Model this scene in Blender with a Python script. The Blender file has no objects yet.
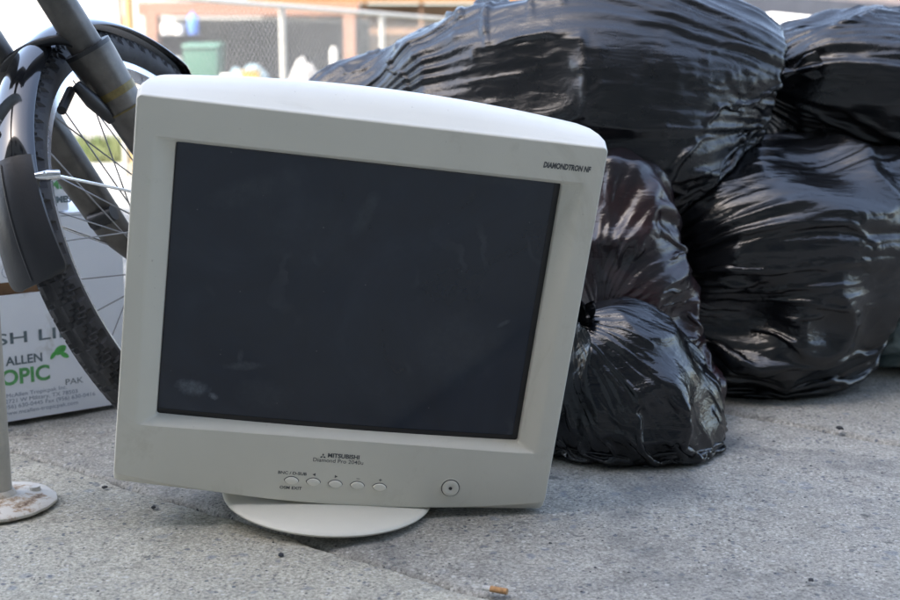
import bpy, bmesh, math, random, time
import numpy as np
from mathutils import Vector, Matrix
T0=time.time()
R=math.radians
C=bpy.context.scene.collection
scene=bpy.context.scene
random.seed(7)
# ------------------------------------------------------------------ camera
H=0.5; PITCH=R(10.9); F=1250.0
cp,sp=math.cos(PITCH),math.sin(PITCH)
def ray(px,py):
    a=(px-450)/F; b=(300-py)/F
    return Vector((a,cp+b*sp,-sp+b*cp))
def P(px,py,Y):
    r=ray(px,py); t=Y/r.y
    return Vector((r.x*t,Y,H+r.z*t))
def G(px,py,z=0.0):
    r=ray(px,py); t=(z-H)/r.z
    return Vector((r.x*t,r.y*t,z))
cam=bpy.data.cameras.new('camera'); camo=bpy.data.objects.new('camera',cam); C.objects.link(camo)
camo.location=(0,0,H); camo.rotation_euler=(R(90)-PITCH,0,0)
cam.lens=50; cam.sensor_width=36; cam.clip_end=500; cam.clip_start=.01
cam.dof.use_dof=True; cam.dof.focus_distance=1.38; cam.dof.aperture_fstop=6.3
scene.camera=camo
# ------------------------------------------------------------------ node helpers
def mat(name,col=(.5,.5,.5),rough=.5,spec=.5,metal=0,**kw):
    m=bpy.data.materials.new(name); m.use_nodes=True
    b=m.node_tree.nodes['Principled BSDF']
    b.inputs['Base Color'].default_value=(*col,1); b.inputs['Roughness'].default_value=rough
    b.inputs['Specular IOR Level'].default_value=spec; b.inputs['Metallic'].default_value=metal
    for k,v in kw.items():
        b.inputs[k.replace('_',' ')].default_value=v
    return m
class N:
    def __init__(s,m): s.m=m; s.t=m.node_tree; s.b=s.t.nodes['Principled BSDF']; s.tc=s.t.nodes.new('ShaderNodeTexCoord'); s.lasth=None
    def new(s,ty,**kw):
        n=s.t.nodes.new(ty)
        for k,v in kw.items():
            if k in n.inputs.keys() : n.inputs[k].default_value=v
            else: setattr(n,k,v)
        return n
    def link(s,a,b): s.t.links.new(a,b)
    def coord(s,scale=(1,1,1),rot=(0,0,0),loc=(0,0,0),which='Object'):
        mp=s.new('ShaderNodeMapping'); mp.inputs['Scale'].default_value=scale; mp.inputs['Rotation'].default_value=rot; mp.inputs['Location'].default_value=loc
        s.link(s.tc.outputs[which],mp.inputs['Vector']); return mp.outputs['Vector']
    def noise(s,scale,detail=4,rough=.55,vec=None,dist=0):
        n=s.new('ShaderNodeTexNoise',Scale=scale,Detail=detail,Roughness=rough,Distortion=dist)
        s.link(vec if vec is not None else s.tc.outputs['Object'],n.inputs['Vector']); return n.outputs['Fac']
    def vor(s,scale,vec=None,feature='F1',rand=1):
        n=s.new('ShaderNodeTexVoronoi'); n.feature=feature; n.inputs['Scale'].default_value=scale; n.inputs['Randomness'].default_value=rand
        s.link(vec if vec is not None else s.tc.outputs['Object'],n.inputs['Vector']); return n
    def ramp(s,fac,stops,interp='LINEAR'):
        r=s.new('ShaderNodeValToRGB'); r.color_ramp.interpolation=interp
        e=r.color_ramp.elements
        while len(e)<len(stops): e.new(.5)
        for i,(p,c) in enumerate(stops):
            e[i].position=p; e[i].color=(*c,1) if len(c)==3 else c
        s.link(fac,r.inputs['Fac']); return r.outputs['Color']
    def mix(s,fac,a,b,mode='MIX'):
        n=s.new('ShaderNodeMix'); n.data_type='RGBA'; n.blend_type=mode
        for v,i in ((fac,0),(a,6),(b,7)):
            if hasattr(v,'links'): s.link(v,n.inputs[i])
            else: n.inputs[i].default_value=v if i==0 else (*v,1)
        return n.outputs[2]
    def math(s,op,a,b=0,c=0):
        n=s.new('ShaderNodeMath'); n.operation=op
        for i,v in enumerate((a,b,c)):
            if hasattr(v,'links'): s.link(v,n.inputs[i])
            else: n.inputs[i].default_value=v
        return n.outputs[0]
    def color(s,c): s.link(c,s.b.inputs['Base Color'])
    def rough(s,c): s.link(c,s.b.inputs['Roughness'])
    def bump(s,h,dist,strength=1):
        n=s.new('ShaderNodeBump'); n.inputs['Strength'].default_value=strength; n.inputs['Distance'].default_value=dist
        s.link(h,n.inputs['Height'])
        if s.lasth is not None: s.link(s.lasth,n.inputs['Normal'])
        s.lasth=n.outputs['Normal']; s.link(s.lasth,s.b.inputs['Normal'])
g3=lambda v:(v,v,v)
def speckle(name,col,rough,var=.12,scale=60,spec=.5,metal=0,bumpd=.0003,bscale=300):
    m=mat(name,col,rough,spec,metal); n=N(m)
    f=n.noise(scale,6,.65)
    lo=tuple(c*(1-var) for c in col); hi=tuple(min(1,c*(1+var)) for c in col)
    n.color(n.ramp(f,[(.3,lo),(.7,hi)]))
    n.rough(n.ramp(n.noise(scale*.4,4),[(.3,g3(max(0,rough-.08))),(.7,g3(min(1,rough+.08)))]))
    if bumpd: n.bump(n.noise(bscale,3),bumpd,.6)
    return m
# ------------------------------------------------------------------ object helpers
def tag(o,label=None,cat=None,group=None,kind=None):
    if label: o['label']=label
    if cat: o['category']=cat
    if group: o['group']=group
    if kind: o['kind']=kind
    return o
def empty(name,loc=(0,0,0),rot=(0,0,0)):
    o=bpy.data.objects.new(name,None); C.objects.link(o); o.location=loc; o.rotation_euler=rot; o.empty_display_size=.05; return o
def mesh_obj(name,verts,faces,m,parent=None,smooth=True,sharp=None):
    me=bpy.data.meshes.new(name); me.from_pydata([tuple(v) for v in verts],[],faces); me.update()
    if m is not None: me.materials.append(m)
    if smooth:
        me.polygons.foreach_set('use_smooth',[True]*len(me.polygons))
        if sharp is not None: me.set_sharp_from_angle(angle=R(sharp))
    o=bpy.data.objects.new(name,me); C.objects.link(o)
    if parent: o.parent=parent
    return o
class MB:
    def __init__(s): s.v=[]; s.f=[]
    def add(s,v,f):
        k=len(s.v); s.v+= [Vector(p) for p in v]; s.f+=[tuple(i+k for i in q) for q in f]; return s
    def box(s,c,d,M=None):
        c=Vector(c); x,y,z=[q/2 for q in d]
        v=[Vector((a*x,b*y,e*z)) for a in(-1,1) for b in(-1,1) for e in(-1,1)]
        if M is not None: v=[M@p for p in v]
        return s.add([p+c for p in v],[(0,1,3,2),(4,6,7,5),(0,4,5,1),(2,3,7,6),(0,2,6,4),(1,5,7,3)])
    def tube(s,pts,rad,n=12,cap=True,closed=False):
        pts=[Vector(p) for p in pts]; k=len(pts)
        if not hasattr(rad,'__len__'): rad=[rad]*k
        tn=[]
        for i in range(k):
            if closed: t=pts[(i+1)%k]-pts[i-1]
            else: t=pts[min(i+1,k-1)]-pts[max(i-1,0)]
            tn.append(t.normalized())
        up=Vector((0,0,1)) if abs(tn[0].z)<.9 else Vector((1,0,0))
        a=tn[0].cross(up).normalized(); V=[]
        for i in range(k):
            a=(a-tn[i]*a.dot(tn[i])).normalized(); b=tn[i].cross(a)
            for j in range(n):
                th=2*math.pi*j/n; V.append(pts[i]+(a*math.cos(th)+b*math.sin(th))*rad[i])
        Fc=[]
        for i in range(k if closed else k-1):
            i2=(i+1)%k
            for j in range(n): Fc.append((i*n+j,i*n+(j+1)%n,i2*n+(j+1)%n,i2*n+j))
        if cap and not closed: Fc+= [tuple(range(n))[::-1],tuple((k-1)*n+j for j in range(n))]
        return s.add(V,Fc)
    def lathe(s,prof,n=32,M=None,o=(0,0,0)):
        V=[];o=Vector(o)
        for r,z in prof:
            for j in range(n):
                th=2*math.pi*j/n; p=Vector((r*math.cos(th),r*math.sin(th),z))
                V.append((M@p if M is not None else p)+o)
        k=len(prof); Fc=[(i*n+j,i*n+(j+1)%n,(i+1)*n+(j+1)%n,(i+1)*n+j) for i in range(k-1) for j in range(n)]
        if prof[0][0]>1e-6: Fc.append(tuple(range(n))[::-1])
        if prof[-1][0]>1e-6: Fc.append(tuple((k-1)*n+j for j in range(n)))
        return s.add(V,Fc)
    def build(s,name,m,parent=None,smooth=True,sharp=35,bevel=0,seg=2):
        o=mesh_obj(name,s.v,s.f,m,parent,smooth,None if bevel else sharp)
        if bevel:
            b=o.modifiers.new('b','BEVEL'); b.width=bevel; b.segments=seg; b.limit_method='ANGLE'; b.angle_limit=R(30)
        return o
def text_mesh(name,txt,size,M,m,parent=None,off=.0,ext=0,spacing=1,xs=1,shear=0,align='CENTER',bold=0):
    cu=bpy.data.curves.new(name,'FONT'); cu.body=txt; cu.size=size; cu.align_x=align; cu.space_character=spacing; cu.offset=bold; cu.shear=shear
    cu.extrude=ext; cu.resolution_u=4
    o=bpy.data.objects.new(name,cu); C.objects.link(o)
    dg=bpy.context.evaluated_depsgraph_get(); me=bpy.data.meshes.new_from_object(o.evaluated_get(dg))
    bpy.data.objects.remove(o)
    me.transform(Matrix.Diagonal((xs,1,1,1))); me.transform(M)
    me.materials.clear(); me.materials.append(m)
    me.name=name
    o=bpy.data.objects.new(name,me); C.objects.link(o)
    if parent: o.parent=parent
    return o
# ------------------------------------------------------------------ numpy noise
def pnoise(p,seed=0):
    p=np.asarray(p,float); i=np.floor(p).astype(np.int64); f=p-i; u=f*f*(3-2*f); out=0
    def h(a,b,c):
        n=(a*73856093)^(b*19349663)^(c*83492791)^((seed*265443)&0xffffff); n=((n^(n>>13))&0x7fffffff)*1274126177; n=(n^(n>>16))&0xffff
        return n/65535.0*2-1
    for dx in(0,1):
        for dy in(0,1):
            for dz in(0,1):
                w=(u[...,0] if dx else 1-u[...,0])*(u[...,1] if dy else 1-u[...,1])*(u[...,2] if dz else 1-u[...,2])
                out=out+w*h(i[...,0]+dx,i[...,1]+dy,i[...,2]+dz)
    return out
#@@BAGS
# ------------------------------------------------------------------ plastic film draped over lumpy contents
class Body:
    """smooth union of ellipsoids (centre, radii); gives a signed distance and its gradient"""
    def __init__(s,els,k=.03,lump=.012,lf=8.,seed=0):
        s.lump=lump; s.lf=lf; s.seed=seed;  s.c=np.array([list(e[0]) for e in els]); s.r=np.array([e[1] if hasattr(e[1],'__len__') else (e[1],)*3 for e in els],float); s.k=k
    def __call__(s,p):
        D=[];Gd=[]
        for c,r in zip(s.c,s.r):
            q=p-c; k0=np.linalg.norm(q/r,axis=-1)+1e-9; g=q/(r*r); k1=np.linalg.norm(g,axis=-1)+1e-9
            D.append(k0*(k0-1)/k1); Gd.append(g/k1[...,None])
        D=np.array(D); Gd=np.array(Gd); m=D.min(0); w=np.exp(-(D-m)/s.k); W=w.sum(0)
        d=m-s.k*np.log(W); g=(w[...,None]*Gd).sum(0)/W[...,None]; g/=np.linalg.norm(g,axis=-1,keepdims=True)+1e-9
        if s.lump: d=d-s.lump*(1-2*np.abs(pnoise(p*s.lf,s.seed)))
        return d,g
def upsample(A):
    nv,nu=A.shape[:2]
    B=np.empty((nv*2-1,nu*2)+A.shape[2:])
    B[::2,::2]=A; B[::2,1::2]=(A+np.roll(A,-1,1))/2
    B[1::2]=(B[:-1:2]+B[2::2])/2
    return B
def film(body,K0,K1,others=(),nu=80,nv=49,levels=3,exc_u=.2,exc_v=.05,seed=1,iters=(30,30,36),thick=.004,grav=.00004,suck=.00005,flow=6,pin=True,ground=.001,bend=.25,noise_amp=.012,spread=.72,tw=0):
    K0=np.array(K0,float);K1=np.array(K1,float); ax=K1-K0; L=np.linalg.norm(ax); ax/=L
    up=np.array([0,0,1.]) if abs(ax[2])<.8 else np.array([0,1.,0]); e1=np.cross(ax,up); e1/=np.linalg.norm(e1); e2=np.cross(ax,e1)
    # rows v: from pole K0 to pole K1
    t=np.linspace(0,1,nv)[:,None]; th=np.linspace(0,2*np.pi,nu,endpoint=False)[None,:]+tw*t
    phi=(t-.5)*np.pi
    # axis curve through the body's inside: nearest weighted centres
    o=K0+ax*(L*(.5+(t-.5)*spread))[...,None]
    o=np.broadcast_to(o,(nv,nu,3)).copy()
    cen=body.c.mean(0)
    lat=(cen-K0)-ax*np.dot(cen-K0,ax); o+=lat*np.sin(np.pi*(.5+(t-.5)*spread))[...,None]
    d=np.cos(phi)[...,None]*(np.cos(th)[...,None]*e1+np.sin(th)[...,None]*e2)+np.sin(phi)[...,None]*ax
    d=d/np.linalg.norm(d,axis=-1,keepdims=True)
    lo=np.zeros((nv,nu)); hi=np.full((nv,nu),L*1.2)
    # farthest surface crossing along the ray: march inwards
    s=np.linspace(1,0,120); r=np.zeros((nv,nu)); done=np.zeros((nv,nu),bool)
    for q in s:
        dd,_=body(o+d*(hi*q)[...,None]); hit=(dd<thick)&~done; r[hit]=(hi*q)[hit]; done|=hit
    Pn=o+d*r[...,None]
    def ends(X,n):
        if pin:
            for j in range(n):
                w=(1-j/n)**1.5
                X[j]=X[j]*(1-w)+K0*w; X[-1-j]=X[-1-j]*(1-w)+K1*w
        return X
    Pn=ends(Pn,max(2,nv//12))
    rs=np.random.RandomState(seed)
    def uvn(nv,nu,fu,fv,sd):
        a=np.arange(nu)/nu*2*np.pi; X=np.empty((nv,nu,3)); X[...,0]=np.cos(a)*fu/6.28+50; X[...,1]=np.sin(a)*fu/6.28+50; X[...,2]=(np.linspace(0,1,nv)*fv)[:,None]+sd*7.3
        return pnoise(X,sd)
    V=np.zeros_like(Pn); rest=Pn.copy()
    for lev in range(levels):
        if lev:
            Pn=upsample(Pn); V=upsample(V); rest=upsample(rest)
            _n=rest.shape[0]
        nv_,nu_=Pn.shape[:2]
        # excess fields
        q=(.3,.65,1.)[lev]; eu=q*exc_u*np.clip(1+1.6*uvn(nv_,nu_,6,5,seed),0,3); ev=q*exc_v*np.clip(1+1.6*uvn(nv_,nu_,5,6,seed+5),0,3)
        tt=np.linspace(0,1,nv_)[:,None]; endb=np.exp(-tt*9)+np.exp(-(1-tt)*9)
        eu=eu+endb*.5*q
        du0=np.linalg.norm(np.roll(rest,-1,1)-rest,axis=-1)*(1+eu)
        dv0=np.linalg.norm(rest[1:]-rest[:-1],axis=-1)*(1+ev[1:])
        # smooth the circumferential rest length (a tube cannot be lumpy)
        fam=[]
        fam.append((0,1,du0,1.0)); fam.append((1,0,dv0,1.0))
        dg=np.sqrt(du0[1:]**2+dv0**2)
        fam.append((1,1,dg,.5)); fam.append((1,-1,dg,.5))
        du2=du0+np.roll(du0,-1,1); fam.append((0,2,du2,bend))
        dv2=dv0[1:]+dv0[:-1]; fam.append((2,0,dv2,bend*2))
        if nu_>=96:
            du3=du2+np.roll(np.roll(du0,-2,1)+0,0,1); fam.append((0,3,du3,bend*.6))
        dd,g=body(Pn)
        Pn=Pn+g*(noise_amp/(2**lev)*np.abs(uvn(nv_,nu_,nu_/flow*2,3+lev,seed+11+lev)))[...,None]
        for it in range(iters[lev]):
            dd,g=body(Pn)
            V=V*.86; V-= g*suck; V[...,2]-=grav
            Q=Pn+V
            for rep in range(3):
                for (a,b,L0,k) in fam:
                    A=Q[:nv_-a] if a else Q; Bq=np.roll(Q,-b,1)[a:] if a else np.roll(Q,-b,1)
                    D=Bq-A; l=np.linalg.norm(D,axis=-1)+1e-9
                    e=(l-L0)/l; e=np.where(e>0,e,np.maximum(e,-.6)*.9)*(.25*k if (a,b)!=(0,0) else 0)
                    D=D*e[...,None]*1.0
                    if a: 
                        Q[:nv_-a]+=D; Q[a:]-=np.roll(D,b,1)
                    else: Q+=D-np.roll(D,b,1)
                dd,g=body(Q); pen=thick-dd; m=pen>0
                Q=Q+g*(np.where(m,pen,0))[...,None]
                for ob in others:
                    d2,g2=ob(Q); pen2=.008-d2; Q=Q+g2*np.where(pen2>0,pen2,0)[...,None]
                Q[...,2]=np.maximum(Q[...,2],ground)
            Q=ends(Q,max(2,nv_//24)) if it%4==3 else Q
            if pin: Q[0]=K0; Q[-1]=K1
            V=Q-Pn; V[m]*=.25
            vl=np.linalg.norm(V,axis=-1,keepdims=True); V*=np.minimum(1,.004/(vl+1e-9))
            Pn=Q
    return Pn
def film_object(name,X,m,parent=None,subd=1,smooth_it=1):
    nv,nu=X.shape[:2]
    # light smoothing of grid-scale noise
    for _ in range(smooth_it):
        Y=X.copy(); Y[1:-1]=X[1:-1]*.5+(np.roll(X,1,1)[1:-1]+np.roll(X,-1,1)[1:-1])*.125+(X[2:]+X[:-2])*.125; X=Y
    V=X[1:-1].reshape(-1,3); n=nv-2
    V=np.vstack([V,X[0].mean(0),X[-1].mean(0)])
    I=np.arange(n*nu).reshape(n,nu); J=np.roll(I,-1,1)
    F4=np.stack([I[:-1],J[:-1],J[1:],I[1:]],-1).reshape(-1,4).tolist()
    p0=n*nu; p1=p0+1
    F3=[(p0,int(J[0,j]),int(I[0,j])) for j in range(nu)]+[(p1,int(I[-1,j]),int(J[-1,j])) for j in range(nu)]
    o=mesh_obj(name,V,F4+F3,m,parent)
    if subd:
        s=o.modifiers.new('s','SUBSURF'); s.levels=subd; s.render_levels=subd
    return o
def film_mat(name,col=(.008,.008,.010),rough=.22,tint=None,fine=1.0,coat=0,rot=(0,0,0)):
    m=mat(name,col,rough,.55); n=N(m)
    n.b.inputs['IOR'].default_value=1.52
    v=n.coord((1,1,1),rot)
    s=n.new('ShaderNodeMapping'); s.inputs['Scale'].default_value=(4,22,22); n.link(v,s.inputs['Vector'])
    f=n.noise(2.2,5,.6,s.outputs['Vector'],.8)
    n.bump(f,.006*fine,.35)
    rd=n.new('ShaderNodeTexNoise'); rd.noise_type='RIDGED_MULTIFRACTAL'; rd.inputs['Scale'].default_value=2.4; rd.inputs['Detail'].default_value=5; rd.inputs['Roughness'].default_value=.55; rd.inputs['Distortion'].default_value=.5
    s2=n.new('ShaderNodeMapping'); s2.inputs['Scale'].default_value=(3.2,9,9); s2.inputs['Rotation'].default_value=(0,.35,.15); n.link(v,s2.inputs['Vector']); n.link(s2.outputs['Vector'],rd.inputs['Vector'])
    n.bump(n.math('MULTIPLY',rd.outputs['Fac'],n.ramp(n.noise(4,3,.6,n.coord(loc=(7,2,4))),[(.36,g3(.15)),(.6,g3(1))])),.0042*fine,.55)
    f2=n.noise(60,4,.6,None,1.5); n.bump(f2,.0012*fine,.25)
    vd=n.vor(24,n.coord((1,1,1),(.3,.5,.2)),'F1'); n.bump(n.math('MULTIPLY',n.math('MULTIPLY',vd.outputs['Distance'],.5),n.ramp(n.noise(6,2,.5,n.coord(loc=(3,1,5))),[(.5,g3(0)),(.62,g3(1))])),.012*fine,.5)
    n.rough(n.ramp(n.noise(9,5,.7),[(.3,g3(rough-.06)),(.75,g3(rough+.1))]))
    if tint:
        n.color(n.ramp(n.noise(7,3,.6,None,1),[(.45,col),(.62,tint),(.7,col)]))
    return m
# ------------------------------------------------------------------ materials
def concrete(name,base,seed=0,dark=.0):
    m=mat(name,base,.9,.25); n=N(m)
    big=n.noise(1.6,5,.6,n.coord(loc=(seed,0,0)))
    mid=n.noise(26,7,.75,n.coord(loc=(seed,3,0)))
    fine=n.noise(260,5,.75)
    lo=tuple(c*.62 for c in base); hi=tuple(min(1,c*1.28) for c in base)
    c=n.ramp(big,[(.32,tuple(x*.72 for x in base)),(.68,tuple(x*1.16 for x in base))])
    c=n.mix(.55,c,n.ramp(mid,[(.3,lo),(.5,base),(.72,hi)]),'MIX')
    c=n.mix(.75,c,n.ramp(fine,[(.32,g3(.13)),(.5,g3(.5)),(.68,g3(.90))]),'OVERLAY')
    # aggregate: stretched stones, some bluish dark, some pale
    vv=n.new('ShaderNodeVectorMath'); vv.operation='ADD'
    nz=n.new('ShaderNodeTexNoise',Scale=40.,Detail=2); n.link(n.tc.outputs['Object'],nz.inputs['Vector'])
    sc_=n.new('ShaderNodeVectorMath'); sc_.operation='SCALE'; sc_.inputs['Scale'].default_value=.012; n.link(nz.outputs['Color'],sc_.inputs[0])
    n.link(n.coord(),vv.inputs[0]); n.link(sc_.outputs[0],vv.inputs[1])
    for sca,thr,colr,am in ((34,.24,(.17,.20,.235),.6),(55,.26,(.15,.175,.205),.65),(48,.20,(.42,.42,.39),.6),(150,.2,(.03,.032,.037),.95),(120,.30,(.07,.085,.11),.85),(75,.22,(.09,.10,.13),.8),(95,.24,(.55,.54,.5),.8),(190,.3,(.6,.58,.54),.7),(210,.28,(.05,.05,.055),.8),(42,.16,(.12,.135,.16),.7)):
        v=n.vor(sca,vv.outputs[0]); sel=n.new('ShaderNodeSeparateColor'); n.link(v.outputs['Color'],sel.inputs[0])
        pick=n.math('GREATER_THAN',sel.outputs[0],.72)
        edge=n.ramp(v.outputs['Distance'],[(thr*.7,g3(1)),(thr*1.15,g3(0))])
        patch=n.ramp(n.noise(5+sca*.03,3,.6,n.coord(loc=(sca,0,0))),[(.4,g3(.15)),(.6,g3(1))])
        f=n.math('MULTIPLY',n.math('MULTIPLY',pick,edge),n.math('MULTIPLY',patch,am))
        c=n.mix(f,c,colr)
    st=n.ramp(n.noise(3.3,7,.72,n.coord(loc=(seed+9,5,0)),1.2),[(.50,g3(0)),(.72,g3(1))])
    c=n.mix(n.math('MULTIPLY',st,.55+dark),c,(.075,.08,.088))
    pits=n.ramp(n.noise(34,5,.7,n.coord((1,1.6,1),loc=(seed,1,0)),.6),[(.60,g3(0)),(.70,g3(1))])
    c=n.mix(n.math('MULTIPLY',pits,.7),c,(.05,.055,.062))
    n.color(c)
    h=n.math('ADD',n.math('MULTIPLY',fine,.5),n.math('MULTIPLY',n.noise(90,6,.7),.8))
    n.bump(n.noise(22,4,.6),.004,.5); n.bump(h,.0022,.9); n.bump(n.noise(700,2),.0006,.7)
    return m
M_slabF=concrete('rough_concrete',(.37,.355,.295),0)
M_slabR=concrete('worn_concrete',(.315,.305,.27),4,.12)
M_far=speckle('sunlit_asphalt',(.24,.225,.20),.9,.2,3,bumpd=0)
M_kerb=speckle('red_kerb',(.42,.25,.17),.85,.2,20)
PL=(.66,.64,.56)
M_pl=speckle('beige_plastic',PL,.42,.025,9,.45,bumpd=.00012,bscale=900)
n=N(M_pl)
def grime(m,col,amt):
    n=N(m); src=[l for l in m.node_tree.links if l.to_socket==n.b.inputs['Base Color']][0].from_socket
    d=n.ramp(n.noise(7,7,.75,n.coord((1,2.5,.8),loc=(2,1,7)),1.4),[(.56,g3(0)),(.72,g3(1))])
    c=n.mix(n.math('MULTIPLY',d,amt),src,col)
    sp=n.ramp(n.noise(150,3,.6,n.coord(loc=(1,1,1))),[(.70,g3(0)),(.75,g3(1))]); c=n.mix(n.math('MULTIPLY',sp,.35),c,(.2,.18,.14))
    n.color(c)
grime(M_pl,(.40,.37,.28),.35)
M_pl2=speckle('beige_housing',(.63,.61,.53),.5,.04,9,.4,bumpd=.0002,bscale=600)
M_btn=speckle('button_plastic',(.72,.70,.62),.35,.02,20,.5,bumpd=0)
M_ink=mat('grey_ink',(.07,.075,.08),.6)
M_blk=speckle('black_plastic',(.012,.012,.014),.4,.2,30)
M_rub=speckle('tyre_rubber',(.042,.042,.045),.7,.35,40,.35,bumpd=.0004,bscale=200)
M_alu=speckle('rim_alloy',(.62,.64,.68),.28,.06,60,.5,1.0,bumpd=0)
M_chr=mat('chrome',(.75,.76,.78),.15,.5,1.0)
M_fork=speckle('grey_brown_paint',(.105,.097,.088),.38,.35,26,.5,.55,bumpd=.0002)
M_spk=mat('spoke_steel',(.28,.28,.29),.35,.5,.9)
M_gold=speckle('gold_decal',(.13,.10,.035),.4,.4,60,.5,.4,bumpd=0)
M_gloss=mat('glossy_black_paint',(.006,.007,.009),.08,.6); M_gloss.node_tree.nodes['Principled BSDF'].inputs['Coat Weight'].default_value=.6
M_flap=speckle('matte_flap_rubber',(.016,.017,.020),.35,.15,30,.5)
M_galv=speckle('galvanised_paint',(.50,.49,.45),.55,.15,25,.4,.2)
M_white=speckle('white_paint',(.78,.77,.74),.6,.06,3,bumpd=0)
M_dark=speckle('dark_metal',(.03,.03,.033),.5,.3,20)
# ------------------------------------------------------------------ ground
eA=G(15,449); eB=G(500,597); eu_=(eB-eA).normalized(); eu_.z=0; ev_=Vector((-eu_.y,eu_.x,0))   # ev_ points away from the camera
def slab(name,side,m,z0,tmax,tfine,dt):
    s=np.concatenate([np.linspace(-9,-.9,40),np.linspace(-.88,1.6,500),np.linspace(1.65,9,40)])
    t=np.concatenate([[0,.0012,.003,.006,.01],np.arange(.015,tfine,dt),np.linspace(tfine+.05,tmax,30)])
    S,T=np.meshgrid(s,t,indexing='ij'); 
    X=np.stack([S,T*side,S*0],-1)
    edge=pnoise(np.stack([S*28,S*0,S*0+side*3],-1),2)*.0022+pnoise(np.stack([S*120,S*0,S*0+side],-1),5)*.0013+pnoise(np.stack([S*5,S*0,S*0],-1),7)*.004*1
    Tn=T+np.exp(-T/.02)*(edge*side if side>0 else -edge+.0)
    X[...,1]=Tn*side+(.0028 if side>0 else -.0012)
    x=eA.x+eu_.x*X[...,0]+ev_.x*X[...,1]; y=eA.y+eu_.y*X[...,0]+ev_.y*X[...,1]
    q=np.stack([x,y,x*0],-1)
    near=np.exp(-np.maximum(0,T-1.2)*3)
    z=z0+ near*(.0016*pnoise(q*9,1)+.0011*pnoise(q*45,2)+.0006*pnoise(q*130,3)-.0012)
    j0=G(690,402); j1=G(900,441); jd=(j1-j0); jl=math.hypot(jd.x,jd.y); dj=np.abs((x-j0.x)*(-jd.y)+(y-j0.y)*jd.x)/jl+.002*pnoise(q*30,4)
    z-= .010*np.exp(-(dj/.0055)**2)*(x>j0.x-.1)
    z-= .011*np.exp(-T/.0022)+.003*np.exp(-T/.012)*(1+pnoise(q*40,9))
    z=np.minimum(z,z0+.0006)
    ns,nt=S.shape; I=np.arange(ns*nt).reshape(ns,nt)
    f=np.stack([I[:-1,:-1],I[1:,:-1],I[1:,1:],I[:-1,1:]],-1).reshape(-1,4)
    if side<0: f=f[:,::-1]
    o=mesh_obj(name,np.stack([x,y,z],-1).reshape(-1,3),f.tolist(),m)
    return tag(o,kind='structure')
slab('pavement',-1,M_slabF,0,3.2,.42,.006)
slab('pavement',1,M_slabR,-.003,2.6,1.3,.006)
def sheet(name,x0,x1,y0,y1,z,m,kind='structure',nx=1):
    o=mesh_obj(name,[(x0,y0,z),(x1,y0,z),(x1,y1,z),(x0,y1,z)],[(0,1,2,3)],m); tag(o,kind=kind); return o
sheet('ground',-150,150,-60,250,-.32,M_far)
MB().add([(-60,-10,-.03),(60,-10,-.03),(60,3.62,-.03),(-60,3.62,-.03)],[(0,1,2,3)]).build('pavement_base',M_slabR); tag(bpy.data.objects['pavement_base'],kind='structure')
tag(MB().box((0,3.72,-.13),(60,.2,.26)).build('kerb',M_kerb,bevel=.02),kind='structure')
sheet('road',-60,60,3.82,8.6,-.2,speckle('pale_road',(.30,.285,.26),.9,.1,2,bumpd=0))
# grass verge
M_grass=mat('grass_blade',(.09,.14,.035),.7); nn=N(M_grass); nn.color(nn.ramp(nn.noise(1.5,3),[(.35,(.07,.12,.03)),(.65,(.17,.17,.07))]))
rs=np.random.RandomState(4); b=MB()
k=14000; gx=rs.uniform(-5,1,k); gy=rs.uniform(8.7,12.5,k); gh=rs.uniform(.04,.13,k); an=rs.uniform(0,6.28,k)
gv=[];gf=[]
for i in range(k):
    dx,dy=.012*math.cos(an[i]),.012*math.sin(an[i]); gv+=[(gx[i]-dx,gy[i]-dy,-.315),(gx[i]+dx,gy[i]+dy,-.315),(gx[i]+dy*3,gy[i]-dx*3,-.315+gh[i])]; gf.append((3*i,3*i+1,3*i+2))
tag(mesh_obj('grass',gv,gf,M_grass,smooth=False),'short green and straw coloured grass on the verge across the street','grass',kind='stuff')
sheet('verge',-9,1.5,8.6,12.6,-.312,speckle('verge_soil',(.17,.17,.09),.95,.3,4,bumpd=0))
# ------------------------------------------------------------------ monitor
ra,rb,rc=R(7.07),R(8.05),R(6.98)
Rm=Matrix.Rotation(ra,3,'Z')@Matrix.Rotation(rb,3,'X')@Matrix.Rotation(rc,3,'Y')
mon=empty('crt_monitor',(-.126,1.306,.038),Rm.to_euler())
tag(mon,'old beige tube computer monitor with a dark blank screen, tilted on its round stand','computer monitor')
MW=Matrix.Translation((-.126,1.306,.038))@Rm.to_4x4(); MWi=MW.inverted()
def onface(px,py,yl=0.0):
    """monitor-local point of the front plane y=yl seen at that place of the photograph"""
    o=MWi@Vector((0,0,H)); d=(MWi.to_3x3()@ray(px,py)); t=(yl-o.y)/d.y; return o+d*t
def rloop(xh,zb,zt,y,r,bt=0,bb=0,n=22,m=6):
    pts=[]; cs=[(xh-r,zb+r,-90),(xh-r,zt-r,0),(-xh+r,zt-r,90),(-xh+r,zb+r,180)]
    for q,(cx,cz,a0) in enumerate(cs):
        for i in range(m+1):
            a=R(a0+90*i/m); pts.append((cx+r*math.cos(a),cz+r*math.sin(a)))
        nx=cs[(q+1)%4]; a=R(a0+90); p0=(cx+r*math.cos(a),cz+r*math.sin(a)); b0=R(nx[2]); p1=(nx[0]+r*math.cos(b0),nx[1]+r*math.sin(b0))
        for i in range(1,n): pts.append((p0[0]+(p1[0]-p0[0])*i/n,p0[1]+(p1[1]-p0[1])*i/n))
    out=[]; zc=(zb+zt)/2
    for x,z in pts:
        k=max(0,1-(x/xh)**2); w=min(1,max(0,(abs(z-zc)/((zt-zb)/2)-.5)*2))
        z+= (bt*k if z>zc else -bb*k)*w
        out.append(Vector((x,y,z)))
    return out
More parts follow.
